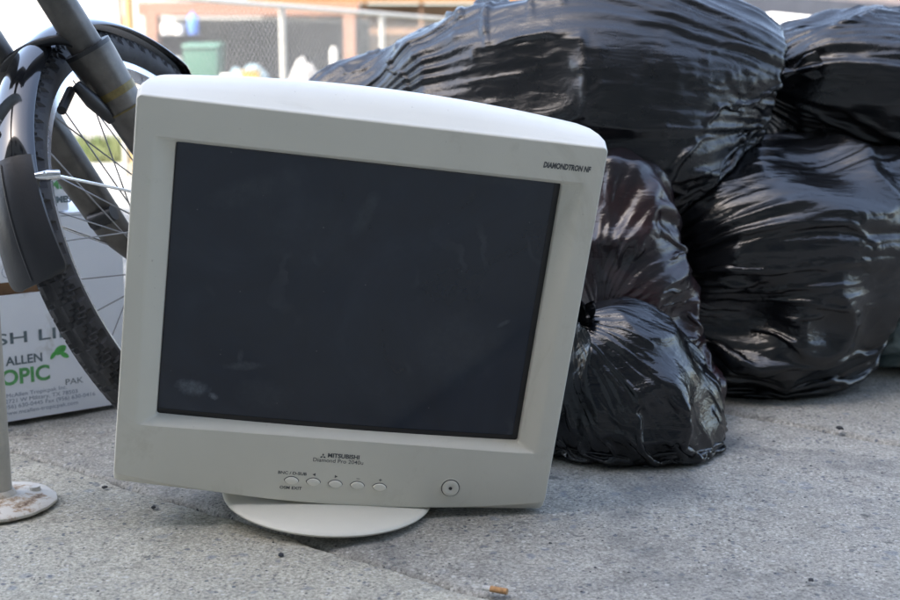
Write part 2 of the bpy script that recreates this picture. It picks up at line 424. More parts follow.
def loft(loops,cap_end=False,flip=False):
    b=MB(); n=len(loops[0]); V=[p for l in loops for p in l]
    Fc=[(i*n+j,(i+1)*n+j,(i+1)*n+(j+1)%n,i*n+(j+1)%n) for i in range(len(loops)-1) for j in range(n)]
    if cap_end: Fc.append(tuple((len(loops)-1)*n+j for j in range(n))[::-1])
    b.add(V,Fc); return b
ZB,ZT=.066,.363
bz=[rloop(.1975,ZB,ZT,.020,.003),rloop(.198,ZB,ZT,.0125,.003),rloop(.2035,.0640,.3648,.0075,.003),rloop(.2095,.0618,.3663,.0038,.003),rloop(.2150,.0600,.3678,.0012,.003),rloop(.2195,.0586,.3690,.0,.003),
    rloop(.2348,.0008,.4060,.0,.004,0,.0188),rloop(.2362,-.0004,.4074,.0006,.005,.0,.0192),rloop(.2370,-.0016,.4086,.0024,.006,.0004,.0190),rloop(.2374,-.0112,.4096,.0080,.0055,.0014,.0088),
    rloop(.2378,-.0120,.4135,.018,.006,.005,.0085),rloop(.2376,-.0120,.4157,.034,.009,.011,.0085),rloop(.237,-.0115,.4165,.052,.013,.0145,.009),rloop(.2355,-.010,.4150,.075,.018,.015,.008),rloop(.2340,-.008,.412,.098,.024,.014,.006),rloop(.231,-.004,.409,.099,.024,.013,.006)]
bo=loft(bz).build('bezel',M_pl,mon,sharp=33); wn=bo.modifiers.new('w','WEIGHTED_NORMAL'); wn.keep_sharp=True; wn.weight=80
hs=[rloop(.2300,-.003,.408,.098,.026,.013,.006),rloop(.2300,-.003,.407,.104,.026,.013,.006),rloop(.226,.002,.403,.125,.034,.012,.004),rloop(.195,.012,.398,.15,.04,.011),rloop(.145,.03,.385,.205,.04,.01),rloop(.132,.045,.365,.30,.04,.006),rloop(.126,.055,.345,.40,.04,.004),rloop(.122,.06,.338,.425,.035,.002),rloop(.110,.075,.324,.432,.025)]
ho=loft(hs,True).build('rear_housing',M_pl2,mon,sharp=38)
vb=MB()
for i in range(6): vb.box((0,.154+i*.009,0),(.10,.0035,.002),None)
for k,p in enumerate(vb.v): # lay the vent slots on the sloping top
    p.z+= .409-(p.y-.15)*.2545+.0002
vb.build('vent',M_dark,ho,smooth=False)
# screen
M_scr=mat('screen_glass',(.012,.016,.022),.16,.5); n=N(M_scr)
c=n.ramp(n.noise(5,5,.65,n.coord((1,1,1)),1.5),[(.3,(.0055,.011,.022)),(.5,(.0075,.0145,.029)),(.72,(.014,.023,.040))])
def smear(cx,cz,rx,rz,rot,amt,col,sc):
    global c
    mp=n.coord(); s_=n.new('ShaderNodeMapping'); s_.vector_type='TEXTURE'; s_.inputs['Location'].default_value=(cx,0,cz); s_.inputs['Rotation'].default_value=(0,R(rot),0); s_.inputs['Scale'].default_value=(rx,1,rz)
    n.link(mp,s_.inputs['Vector']); sx=n.new('ShaderNodeSeparateXYZ'); n.link(s_.outputs[0],sx.inputs[0])
    d=n.math('SQRT',n.math('ADD',n.math('POWER',n.math('ABSOLUTE',sx.outputs[0]),2),n.math('POWER',n.math('ABSOLUTE',sx.outputs[2]),2)))
    d=n.math('ADD',d,n.math('MULTIPLY',n.math('SUBTRACT',n.noise(sc,4,.7),.5),1.1))
    f=n.math('MULTIPLY',n.ramp(d,[(.45,g3(1)),(1.15,g3(0))]),amt)
    f=n.math('MULTIPLY',f,n.ramp(n.noise(sc*2.4,5,.7),[(.3,g3(.35)),(.6,g3(1))]))
    c=n.mix(f,c,col)
p=onface(193,390,.012); smear(p.x,p.z,.019,.011,8,.6,(.13,.155,.19),90)
p=onface(213,398,.012); smear(p.x,p.z,.006,.004,30,.8,(.13,.15,.18),150)
p=onface(245,367,.012); smear(p.x,p.z,.024,.0055,-8,.45,(.075,.085,.10),110)
p=onface(240,357,.012); smear(p.x,p.z,.004,.009,8,.35,(.07,.08,.095),110)
p=onface(262,396,.012); smear(p.x,p.z,.034,.022,10,.16,(.075,.085,.10),60)
p=onface(255,190,.012); smear(p.x,p.z,.06,.016,-25,.3,(.045,.056,.068),40)
p=onface(365,215,.012); smear(p.x,p.z,.010,.03,20,.35,(.045,.058,.07),50)
p=onface(490,175,.012); smear(p.x,p.z,.08,.012,5,.22,(.045,.055,.068),40)
p=onface(300,230,.012); smear(p.x,p.z,.07,.05,35,.18,(.04,.05,.062),30)
p=onface(460,350,.012); smear(p.x,p.z,.05,.05,5,.22,(.045,.055,.068),45)
p=onface(505,325,.012); smear(p.x,p.z,.010,.003,-35,.5,(.08,.09,.10),110)
# fine wiping streaks and dust specks
w_=n.new('ShaderNodeTexWave',Scale=7.,Distortion=9.,Detail=5.); w_.inputs['Detail Scale'].default_value=2.2; n.link(n.coord((1,1,1),(0,R(25),0)),w_.inputs['Vector'])
c=n.mix(n.math('MULTIPLY',n.ramp(w_.outputs['Fac'],[(.84,g3(0)),(.97,g3(1))]),n.ramp(n.noise(9,3),[(.55,g3(0)),(.7,g3(.28))])),c,(.06,.07,.085))
v=n.vor(140,n.coord()); sel=n.new('ShaderNodeSeparateColor'); n.link(v.outputs['Color'],sel.inputs[0])
c=n.mix(n.math('MULTIPLY',n.math('GREATER_THAN',sel.outputs[0],.93),n.ramp(v.outputs['Distance'],[(.05,g3(.55)),(.11,g3(0))])),c,(.16,.17,.18))
n.color(c); n.rough(n.ramp(n.noise(8,5,.7,n.coord(),1.2),[(.3,g3(.10)),(.7,g3(.24))]))
nx_,nz_=33,25; V=[];Fq=[]
for j in range(nz_):
    for i in range(nx_):
        x=(i/(nx_-1)-.5)*.400; z=ZB-.0015+(ZT-ZB+.003)*j/(nz_-1); V.append((x,.0135+.006*(x/.2)**2,z))
for j in range(nz_-1):
    for i in range(nx_-1): a=j*nx_+i; Fq.append((a,a+1,a+nx_+1,a+nx_))
scr=mesh_obj('screen',V,Fq,M_scr,mon)
V=[];Fq=[]
def sx_(x): return .0135+.006*(x/.2)**2-.0005
xs=np.linspace(-.199,.199,25)
b=MB()
for (xa,xb,za,zb) in ((-.199,-.1965,ZB-.001,ZT+.001),(.1915,.199,ZB-.001,ZT+.001)):
    b.add([(xa,sx_(xa),za),(xb,sx_(xb),za),(xb,sx_(xb),zb),(xa,sx_(xa),zb)],[(0,1,2,3)])
for (za,zb) in ((ZB-.001,ZB+.0055),(ZT-.0015,ZT+.001)):
    xi=np.linspace(-.1965,.1915,25); k=len(b.v)
    b.v+=[Vector((x,sx_(x),z)) for z in(za,zb) for x in xi]; b.f+=[(k+i,k+i+1,k+26+i,k+25+i) for i in range(24)]
b.build('screen_border',mat('border_black',(.002,.002,.0025),.3),scr)
# buttons
TXT=Matrix.Rotation(R(90),4,'X')
def lens(rx,rz,y0,y1,p,n=28):
    b=MB(); out=[]
    for y,s in ((y0,1.),(y1+.0004,1.),(y1,.93),(y1-.0002,.75)):
        for i in range(n):
            a=2*math.pi*i/n; ca,sa=math.cos(a),math.sin(a)
            x=rx*s*ca; z=rz*s*sa*(abs(sa)**.35 if sa else 1); out.append((p.x+x,y,p.z+z))
    Fq=[(k*n+i,k*n+(i+1)%n,(k+1)*n+(i+1)%n,(k+1)*n+i) for k in range(3) for i in range(n)]+[tuple(3*n+i for i in range(n))]
    return b.add(out,Fq)
M_groove=mat('button_gap',(.09,.09,.085),.7)
btn=[onface(291.5,480.3),onface(313.3,481.8),onface(335.2,483.8),onface(357.3,485.2),onface(379.5,487)]
for i,p in enumerate(btn):
    o=lens(.0073,.0042,.003,-.0022,p).build('button',M_btn,mon,sharp=50)
    lens(.0084,.0052,.003,-.0003,p).build('button_gap',M_groove,o)
def label(txt,p,size,xs=1,name='button_label',dz=0,dx=0,shear=0,bold=0,sp=1):
    M=Matrix.Translation((p.x+dx,-.00025,p.z+dz))@TXT
    return text_mesh(name,txt,size,M,M_ink,mon,xs=xs,shear=shear,bold=bold,spacing=sp)
label('BNC / D-SUB',btn[0],.0050,1.1,dz=.0070,bold=.0001); label('OSM EXIT',btn[0],.0050,1.1,dz=-.0108,bold=.0001)
def tri(p,kind):
    b=MB(); q=.0018; x,z=p.x,p.z+.0088
    V={'l':[(-q,0),(q*.8,q),(q*.8,-q)],'r':[(q,0),(-q*.8,q),(-q*.8,-q)]}[kind]
    b.add([(x+a,-.00025,z+c_) for a,c_ in V],[(0,1,2)]); b.build('button_label',M_ink,mon,smooth=False)
tri(btn[1],'l'); tri(btn[2],'r'); label('–',btn[3],.0065,dz=.0062,bold=.00015); label('+',btn[4],.0065,dz=.0062,bold=.00015)
# power button
p=onface(450.3,488)
Mx=Matrix.Rotation(R(90),4,'X')
pw=MB().lathe([(.0092,-.002),(.0092,.0018),(.0086,.0022),(.0040,.0018),(.0022,.0012),(.0,.0010)],40,Mx,(p.x,0,p.z)).build('power_button',M_btn,mon,sharp=50)
MB().lathe([(.0118,-.0005),(.0116,.0006),(.0108,.0006),(.0096,-.0005)],40,Mx,(p.x,0,p.z)).build('button_ring',M_pl,pw,sharp=60)
MB().lathe([(.0105,-.0005),(.0105,.00025),(.0093,.00025)],40,Mx,(p.x,0,p.z)).build('button_gap',M_groove,pw)
MB().lathe([(.0019,.0010),(.0017,.0021),(0,.0021)],20,Mx,(p.x,0,p.z)).build('power_light',M_dark,pw)
# maker's mark: three rhombs meeting in a point, and the words
b=MB(); p=onface(323,456.3); L_=.0037
for a in (90,210,330):
    d=Vector((math.cos(R(a)),0,math.sin(R(a)))); e=Vector((math.cos(R(a+60)),0,math.sin(R(a+60)))); e2=Vector((math.cos(R(a-60)),0,math.sin(R(a-60))))
    e=d*.5*L_*1.0+Vector((-d.z,0,d.x))*.29*L_; e2=d*.5*L_-Vector((-d.z,0,d.x))*.29*L_
    o=Vector((p.x,-.00025,p.z)); g=d*.0001
    b.add([o+g,o+e2,o+d*L_,o+e],[(0,1,2,3)])
b.build('maker_emblem',M_ink,mon,smooth=False)
p=onface(343.5,458.3); label('MITSUBISHI',p,.0068,1.02,'maker_name',bold=.00022)
p=onface(338,463.0); label('Diamond Pro 2040u',p,.0066,1.02,'model_name',bold=.00003)
p=onface(566.5,169.6); label('DIAMONDTRON NF',p,.0080,.68,'tube_name',shear=.12,bold=.00038)
# swivel stand
tr_,tl_=R(4.2),R(3.0)
Rs=Matrix.Rotation(R(7),4,'Z')@Matrix.Rotation(tl_,4,'X')@Matrix.Rotation(tr_,4,'Y')
rad=.119
sc0=Vector((-.139,1.357,0)); low=min((Rs@Vector((rad*math.cos(a),rad*math.sin(a),0))).z for a in np.linspace(0,6.28,90)); sc0.z=-low+.0012
prof=[(0,0),(rad-.004,0),(rad-.0006,.0016),(rad,.0035),(rad-.001,.0050),(rad-.005,.0064),(rad-.05,.0085),(.046,.0095),(.043,.012),(.042,.03)]
st=MB().lathe(prof,96,MWi@Matrix.Translation(sc0)@Rs,(0,0,0)).build('stand_base',M_pl2,mon,sharp=50)
nb=MB().lathe([(.040,.02),(.040,.035),(.041,.045),(.044,.06)],64,MWi@Matrix.Translation(sc0)@Rs,(0,0,0)).build('swivel_neck',M_pl2,mon)
# ------------------------------------------------------------------ bicycle front
bc=Vector((-.341,1.553,.288*math.cos(.408)+.004)); psi,phi_=.270,.408
u_=Vector((math.sin(psi),math.cos(psi),0)); nn_=Vector((math.cos(psi),-math.sin(psi),0)); v_=Vector((0,0,1))*math.cos(phi_)-nn_*math.sin(phi_); a_=nn_*math.cos(phi_)+Vector((0,0,1))*math.sin(phi_)
bike=empty('bicycle',(bc.x,bc.y,0)); tag(bike,'front end of a grey bicycle with black mudguard, leaning beside the monitor','bicycle')
MWb=Matrix(((u_.x,v_.x,a_.x,bc.x),(u_.y,v_.y,a_.y,bc.y),(u_.z,v_.z,a_.z,bc.z),(0,0,0,1)))   # local: x forward, y up, z towards the camera side
Lb=Matrix.Translation((-bc.x,-bc.y,0))@MWb
def bl(x,y,z): return Lb@Vector((x,y,z))
def barc(b,f): b.v=[f(*p) for p in b.v]; return b
RW=.288
# tyre
nt,npf=1100,28; tw=.0215; V=np.empty((nt,npf,3))
th=np.linspace(0,2*np.pi,nt,endpoint=False)[:,None]; s=np.linspace(-1,1,npf)[None,:]
ang=s*R(150)
off=tw*np.sin(ang)*1.0; rr=RW-tw+tw*np.cos(ang)*1.0
sn=np.abs(ang)/R(75)
ph=(th*34/(2*np.pi)*2+np.clip(sn,0,1)*1.5)%1.0
gro=((ph<.24)&(sn<1.0)&(sn>.06)).astype(float)
gro=np.maximum(gro,((np.abs(sn-.10)<.05)).astype(float)*.8*(((th*34/(2*np.pi)*2)%1)>.1))
ph2=(th*34/(2*np.pi)*2+np.clip(sn,0,1)*1.5+.5)%1.0
gro=np.maximum(gro,((ph2<.16)&(sn>.5)&(sn<.95))*.8); gro=np.maximum(gro,((ph<.45)&(sn>=.85)&(sn<1.18))*.85)
rdep=-.0034*gro; rr=rr+rdep*np.cos(ang); off=off+rdep*np.sin(ang)
V[...,0]=rr*np.cos(th); V[...,1]=rr*np.sin(th); V[...,2]=off
I=np.arange(nt*npf).reshape(nt,npf); J=np.roll(I,-1,0)
fq=np.stack([I[:,:-1],J[:,:-1],J[:,1:],I[:,1:]],-1).reshape(-1,4).tolist()
wheel=empty('wheel'); wheel.parent=bike
b=MB(); b.v=[Lb@Vector(p) for p in V.reshape(-1,3)]; b.f=fq; b.build('tyre',M_rub,wheel,sharp=28)
# rim
prf=[(.240,.010),(.256,.0125),(.2585,.0125),(.2585,-.0125),(.256,-.0125),(.240,-.010),(.2375,0)]
b=MB(); n_=160
for i in range(n_):
    a=2*math.pi*i/n_
    for r_,z_ in prf: b.v.append(bl(r_*math.cos(a),r_*math.sin(a),z_))
kf=len(prf)
for i in range(n_):
    for j in range(kf): b.f.append((i*kf+j,i*kf+(j+1)%kf,((i+1)%n_)*kf+(j+1)%kf,((i+1)%n_)*kf+j))
b.build('rim',M_alu,wheel,sharp=40)
b=MB().tube([bl(0,0,-.05),bl(0,0,-.035),bl(0,0,-.034),bl(0,0,-.031),bl(0,0,-.030),bl(0,0,.030),bl(0,0,.031),bl(0,0,.034),bl(0,0,.035),bl(0,0,.05)],[.008,.01,.024,.024,.014,.014,.024,.024,.01,.008],24); b.build('hub',M_alu,wheel)
for i in range(36):
    sd=1 if i%2 else -1; tg=1 if (i//2)%2 else -1
    a=2*math.pi*i/36; a2=a+tg*R(62)
    MB().tube([bl(.021*math.cos(a2),.021*math.sin(a2),sd*.0325),bl(.240*math.cos(a),.240*math.sin(a),sd*.004)],.0009,6).build('spoke',M_spk,wheel)
# fork: steering axis leans back
al=R(19); fd=Vector((-math.sin(al),math.cos(al),0)); ff=Vector((math.cos(al),math.sin(al),0))
def fl(t,o,z): p=fd*t+ff*o; return bl(p.x,p.y,z)
fork=empty('fork'); fork.parent=bike
for sd in (1,-1):
    z=sd*.058 if sd>0 else -.047
    lo=MB().tube([fl(-.005,-.0,z),fl(.02,-.012,z),fl(.06,-.028,z),fl(.2,-.032,z),fl(.252,-.032,z),fl(.262,-.032,z),fl(.266,-.032,z)],[.011,.015,.020,.0245,.0275,.0275,.021],24).build('fork_lower',M_fork,fork)
    MB().tube([fl(.263,-.032,z),fl(.34,-.032,z),fl(.46,-.032,z)],.0195,24).build('fork_upper',M_fork,fork)
    MB().tube([fl(.262,-.032,z),fl(.267,-.032,z)],.0280,24).build('fork_seal',M_blk,fork)
    if sd==1:
        MB().tube([fl(.205,-.032,z),fl(.214,-.032,z)],[.0255,.0259],24,cap=False).build('decal',M_gold,lo)
        MB().tube([fl(.186,-.032,z),fl(.188,-.032,z)],[.0250,.0252],24,cap=False).build('decal',M_gold,lo)
    MB().box((0,0,0),(.03,.04,.010)).build('x',M_fork) if 0 else None
    b=MB(); b.box((0,0,0),(.024,.05,.008)); b.v=[fl(p.y+.0,p.x-.004,p.z+sd*.055) for p in b.v]; b.build('dropout',M_alu,fork,bevel=.002)
    MB().tube([bl(0,0,sd*.059),bl(0,0,sd*.074)],[.010,.008],16).build('axle_nut',M_chr,fork)
# arch and crown
pts=[fl(.262+.034*math.sin(math.pi*i/16)**.6,-.045,.056*math.cos(math.pi*i/16)) for i in range(17)]
MB().tube(pts,.006,12).build('fork_arch',M_blk,fork)
b=MB().tube([fl(.435,-.032,-.075),fl(.44,-.030,-.05),fl(.445,-.02,0),fl(.44,-.030,.05),fl(.435,-.032,.075)],[.02,.023,.025,.023,.02],20); b.build('fork_crown',M_fork,fork)
MB().tube([fl(.44,-.02,0),fl(.66,-.02,0)],.019,20).build('steerer',M_fork,fork)
# rim brake
for sd in(1,-1):
    br=fork if sd<0 else MB().tube([fl(.185,-.050,sd*.046),fl(.215,-.066,sd*.046),fl(.240,-.070,sd*.042)],[.007,.009,.006],12).build('brake_arm',M_blk,fork)
    MB().tube([fl(.225,-.10,sd*.026),fl(.235,-.055,sd*.024)],.0055,10).build('brake_pad',M_blk,br)
# lower fittings on the far leg (reflector/brake boss)
b=MB().tube([fl(.085,-.05,-.052),fl(.085,-.05,-.02)],[.011,.009],12); b.build('sensor_clamp',M_blk,fork)
MB().tube([fl(.085,-.028,-.04),fl(.085,-.028,-.027)],[.008,.007],10).build('clamp_bolt',M_chr,fork)
MB().tube([fl(.12,-.03,-.045),fl(.135,-.034,-.034)],[.006,.003],8).build('clamp_bolt',M_chr,fork)
# mudguard
def arcs(name,t0,t1,R0,w,m,parent,n=60,k=12,drop=.016,edge=None,thick=.0014,flare=0,bevel=0):
    b=MB(); 
    for lay in (0,1):
        for i in range(n+1):
            q=i/n; t=R(t0+(t1-t0)*q); ww=w*(1+flare*q)*(1-.0*q)
            tip=1.0
            if edge: ww*=edge(q)
            for j in range(k+1):
                s_=(j/k-.5)*2; r_=R0-drop*abs(s_)**2.4 - (thick if lay else 0)
                b.v.append(bl(r_*math.cos(t),r_*math.sin(t),s_*ww/2))
    L0=(n+1)*(k+1)
    for i in range(n):
        for j in range(k):
            a=i*(k+1)+j; b.f.append((a,a+1,a+k+2,a+k+1)); b.f.append((L0+a,L0+a+k+1,L0+a+k+2,L0+a+1))
    for i in range(n):
        for j in (0,k):
            a=i*(k+1)+j; q=(a,a+k+1,L0+a+k+1,L0+a); b.f.append(q if j==0 else q[::-1])
    for j in range(k):
        for i in (0,n):
            a=i*(k+1)+j; q=(a,L0+a,L0+a+1,a+1); b.f.append(q if i==0 else q[::-1])
    return b.build(name,m,parent,sharp=40)
mg=arcs('mudguard',46,160,RW+.016,.057,M_gloss,bike,edge=lambda q:min(1,.25+q*12)**.6)
def flap_edge(q): return 1.0 if q<.90 else .72+.28*math.sqrt(max(0,1-((q-.90)/.10)**2))
fp=arcs('mud_flap',153,179,RW+.0195,.060,M_flap,mg,edge=flap_edge,flare=.22,drop=.012,thick=.003)
for zz in (-.02,-.008):
    MB().lathe([(.0045,0),(.0042,.002),(.0,.0034)],12,Matrix(((0,0,0,0),)*4) if 0 else Matrix.Rotation(0,4,'X')).build('x',M_chr) if 0 else None
def rivet(deg,z):
    t=R(deg); c0=bl((RW+.0185)*math.cos(t),(RW+.0185)*math.sin(t),z); c1=bl((RW+.0225)*math.cos(t),(RW+.0225)*math.sin(t),z)
    MB().tube([c0,c0.lerp(c1,.6),c1],[.0045,.0042,.002],12).build('rivet',M_chr,mg)
rb=MB()
for i in range(30):
    t=R(154+(178-154)*i/29); rb.v+=[bl((RW+.0200)*math.cos(t),(RW+.0200)*math.sin(t),-.0012),bl((RW+.0207)*math.cos(t),(RW+.0207)*math.sin(t),0),bl((RW+.0200)*math.cos(t),(RW+.0200)*math.sin(t),.0012)]
rb.f=[(3*i+j,3*i+j+1,3*i+j+4,3*i+j+3) for i in range(29) for j in (0,1)]
rb.build('flap_rib',M_flap,mg)
rivet(142,-.010); rivet(145.5,-.008)
def stay(d0,z0,p1,m,name='mudguard_stay',r=.0017):
    t=R(d0); c0=bl((RW+.004)*math.cos(t),(RW+.004)*math.sin(t),z0); MB().tube([c0,p1],r,8).build(name,m,mg)
stay(112,.040,fl(.005,0,.066),M_dark); stay(158,.040,fl(.03,0,.066),M_chr,r=.0017); stay(158,-.038,fl(.02,0,-.062),M_chr)
for d0,dz in ((112,.038),(158,.041)):
    t=R(d0); c0=bl((RW+.006)*math.cos(t),(RW+.006)*math.sin(t),dz-.012); c1=bl((RW-.012)*math.cos(t),(RW-.012)*math.sin(t),dz+.006)
    MB().tube([c0,c0.lerp(c1,.5),c1],[.004,.0065,.005],12).build('stay_clip',M_chr if d0>150 else M_blk,mg)
# frame behind the crown, and a cable
MB().tube([fl(.48,-.02,0),fl(.61,-.02,0)],.024,24).build('head_tube',M_fork,bike)
MB().tube([fl(.54,-.02,0),bl(-.62,.74,0)],.021,24).build('down_tube',M_fork,bike)
MB().tube([fl(.40,-.05,.03),bl(-.16,.44,.03),bl(-.20,.50,.02),bl(-.2,.60,.0)],.0028,8).build('brake_cable',M_blk,bike)
# ------------------------------------------------------------------ sign post
M_rust=mat('flaking_white_paint',(.6,.58,.53),.6); n=N(M_rust)
c=n.ramp(n.noise(38,6,.7),[(.52,(.58,.56,.51)),(.60,(.36,.27,.18)),(.68,(.10,.055,.03))]); n.color(c); n.bump(n.noise(60,5,.7),.0012,.6)
pc=G(0,505); post=empty('sign_post',(pc.x,pc.y,0)); tag(post,'thin pale metal post with a rusting round foot plate at the left edge','post')
MB().tube([(0,0,.01),(0,0,2.2)],.0145,28).build('pole',M_galv,post)
pr=[(0,.0),(.060,.0),(.0625,.002),(.0625,.0045),(.059,.0075),(.03,.0115),(.019,.013),(.0165,.018),(.0145,.019)]
b=MB().lathe(pr,72); 
for p in b.v:
    rr_=math.hypot(p.x,p.y)
    if rr_>.05: a=math.atan2(p.y,p.x); k=1+.018*math.sin(a*5+1)*math.sin(a*11); p.x*=k; p.y*=k
fo=b.build('foot_plate',M_rust,post,sharp=45)
for a in (35,215): 
    MB().tube([(.040*math.cos(R(a)),.040*math.sin(R(a)),.008),(.040*math.cos(R(a)),.040*math.sin(R(a)),.0145)],[.0075,.006],10).build('bolt',M_rust,fo)
# ------------------------------------------------------------------ cartons
M_card=mat('white_carton',(.74,.77,.80),.55,.3); n=N(M_card)
c=n.ramp(n.noise(6,5,.6),[(.35,(.76,.79,.84)),(.65,(.84,.86,.89))]); c=n.mix(n.ramp(n.noise(11,4,.7,n.coord(loc=(4,2,1)),1),[(.62,g3(0)),(.72,g3(.35))]),c,(.38,.36,.30)); n.color(c); n.bump(n.noise(26,3),.002,.4)
M_brown=speckle('brown_cardboard',(.26,.15,.08),.85,.2,30)
M_gi=speckle('green_ink',(.12,.36,.13),.7,.4,90,bumpd=0); M_bi=speckle('dark_ink',(.13,.17,.19),.7,.35,90,bumpd=0); M_pi=mat('blue_grey_ink',(.25,.30,.38),.7)
cl=G(-60,436); cr=G(130,404.5); cr.z=cl.z=0
cxd=(cr-cl); cw=cxd.length; cxd.normalize(); yaw=math.atan2(cxd.y,cxd.x); ch=.285; cdp=.24
box=empty('fruit_carton',cl,(0,0,yaw)); tag(box,'white printed produce carton standing on the pavement behind the bicycle tyre','cardboard box')
BWi=(Matrix.Translation(cl)@Matrix.Rotation(yaw,4,'Z')).inverted()
def onbox(px,py):
    o=BWi@Vector((0,0,H)); d=BWi.to_3x3()@ray(px,py); t=-o.y/d.y; return o+d*t
zh=onbox(16,288).z; xh=onbox(16,288).x
hw,hh=.05,.009
b=MB()  # front panel with a hand hole
xs=[0,xh-hw,xh+hw,cw]; zs=[.004,zh-hh,zh+hh,ch]
for i in range(3):
    for j in range(3):
        if (i,j)==(1,1): continue
        b.box(((xs[i]+xs[i+1])/2,.002,(zs[j]+zs[j+1])/2),(xs[i+1]-xs[i],.004,zs[j+1]-zs[j]))
bm_=b.build('front_panel',M_card,box,smooth=False)
bd=MB(); bd.box((cw/2,cdp/2+.006,.006),(cw-.002,cdp,.004)); bd.box((.002,cdp/2+.005,ch/2+.004),(.004,cdp,ch-.006)); bd.box((cw-.002,cdp/2+.005,ch/2+.004),(.004,cdp,ch-.006)); bd.box((cw/2,cdp+.007,ch/2+.004),(cw,.004,ch-.006)); bd.build('carton_sides',M_card,box,smooth=False)
MB().box((cw/2,cdp/2+.004,ch+.003),(cw,cdp+.008,.004)).build('lid',M_card,box,smooth=False)
MB().box((xh,.012,zh),(hw*2+.02,.003,hh*2+.02)).build('inner_liner',M_brown,box,smooth=False)
def bt(name,txt,px,py,size,m,xs=1,align='LEFT',bold=0,dy=-.0006):
    p=onbox(px,py); return text_mesh(name,txt,size,Matrix.Translation((p.x,dy,p.z))@TXT,m,box,xs=xs,align=align,bold=bold)
bt('printed_word','FRESH LIMES',-52,352,.0225,M_bi,1.75,bold=.0002)
bt('printed_word','ALLEN',6,366,.0175,M_bi,1.0,bold=.0004)
bt('printed_word','TROPIC',-26,390,.030,M_gi,1.0,bold=.0009)
bt('printed_word','PAK',65,385,.012,M_bi,1.2)
for k,(t_,px,py) in enumerate((('McAllen Tropicpak Inc.',6,398),('2721 W Military, TX 78503',5,404),('(956) 630-0445 Fax (956) 630-0416',2,410),('www.mcallen-tropicpak.com',3,416))):
    bt('printed_line',t_,px,py,.0080,M_pi,1.15)
# leaf and lime print
p=onbox(60,350); b=MB()
def blob(cx,cz,rx,rz,rot,n=20):
    V=[(0,0)]+[(rx*math.cos(2*math.pi*i/n),rz*math.sin(2*math.pi*i/n)*abs(math.sin(2*math.pi*i/n))**.3) for i in range(n)]
    c_,s_=math.cos(rot),math.sin(rot); b.add([(cx+x*c_-z*s_,-.0007,cz+x*s_+z*c_) for x,z in V],[(0,i+1,(i+1)%n+1) for i in range(n)])
blob(p.x,p.z,.010,.006,.5); blob(p.x+.006,p.z-.008,.007,.0035,-.6); blob(p.x-.010,p.z-.006,.007,.003,.9)
b.build('leaf_print',speckle('leaf_ink',(.10,.42,.10),.7,.3,90,bumpd=0),box,smooth=False)
b=MB()
for px in (8,21):
    p=onbox(px,272)
    for i in range(24):
        a0,a1=2*math.pi*i/24,2*math.pi*(i+1)/24; r0,r1=.008,.0087
        b.add([(p.x+r*math.cos(a),-.0006,p.z+r*math.sin(a)) for r,a in((r0,a0),(r1,a0),(r1,a1),(r0,a1))],[(0,1,2,3)])
b.build('round_mark',M_pi,box,smooth=False)
# a second carton resting on the first, its printed side half hidden by the fork
c2=empty('stacked_carton',cl+cxd*.02+Vector((0,0,ch+.006)),(0,0,yaw)); tag(c2,'smaller white carton with green print, resting on the larger carton behind the wheel spokes','cardboard box')
MB().box((.088,.10,.046),(.176,.19,.09)).build('carton_body',M_card,c2,bevel=.002)
MB().box((.088,.10,.093),(.18,.194,.004)).build('lid',M_card,c2,smooth=False)
B2=(Matrix.Translation(c2.location)@Matrix.Rotation(yaw,4,'Z')).inverted()
def onb2(px,py):
    o=B2@Vector((0,0,H)); d=B2.to_3x3()@ray(px,py); t=(.004-o.y)/d.y; return o+d*t
p=onb2(50,189); text_mesh('printed_word','MEXICO',.017,Matrix.Translation((p.x,.0042,p.z))@TXT,M_gi,c2,align='LEFT',bold=.0006)
p=onb2(50,203); text_mesh('printed_word','LIMES',.012,Matrix.Translation((p.x,.0042,p.z))@TXT,M_bi,c2,align='LEFT',bold=.0006)
p=onb2(2,240)
# ------------------------------------------------------------------ rubbish bags
def pleats(X,seed=0,amp=.0012,fu=46,ends=1.0,mask=.15):
    """fine parallel tension pleats running from gather to gather"""
    nv,nu=X.shape[:2]
    du=np.roll(X,-1,1)-np.roll(X,1,1); dv=np.empty_like(X); dv[1:-1]=X[2:]-X[:-2]; dv[0]=dv[1]; dv[-1]=dv[-2]
    nn=np.cross(du,dv); nn/=np.linalg.norm(nn,axis=-1,keepdims=True)+1e-9
    a=np.arange(nu)/nu*2*np.pi; v=np.linspace(0,1,nv)
    Q=np.empty((nv,nu,3)); 
    wob=.25*pnoise(np.stack([np.broadcast_to(np.cos(a)*2,(nv,nu)),np.broadcast_to(np.sin(a)*2,(nv,nu)),np.broadcast_to((v*4)[:,None],(nv,nu))],-1),seed)
    A=a[None,:]+wob
    k=fu/6.28
    Q[...,0]=np.cos(A)*k; Q[...,1]=np.sin(A)*k; Q[...,2]=(v*3.2)[:,None]
    r=1-2*np.abs(pnoise(Q,seed+1)); Q2=Q.copy(); Q2[...,:2]*=2.1; Q2[...,2]*=2; r2=1-2*np.abs(pnoise(Q2,seed+2))
    Q3=Q*np.array([.22,.22,1.3]); mk=np.clip(pnoise(Q3,seed+3)*2.2+mask,0,1)
    e=np.exp(-v*5)+np.exp(-(1-v)*5); m=np.clip(mk+ends*e[:,None],0,1.4)
    girth=np.linalg.norm(du,axis=-1)*nu/2/ (1.0)
    sc=np.clip(girth/1.0,.15,1.3)
    return X+nn*(amp*(r+.45*r2)*m*sc)[...,None]
M_f1=film_mat('black_film',(.005,.0055,.007),.27)
M_f2=film_mat('black_film_dull',(.005,.0055,.0065),.17)
M_f3=film_mat('thin_black_film',(.012,.0095,.012),.20,(.024,.009,.010))
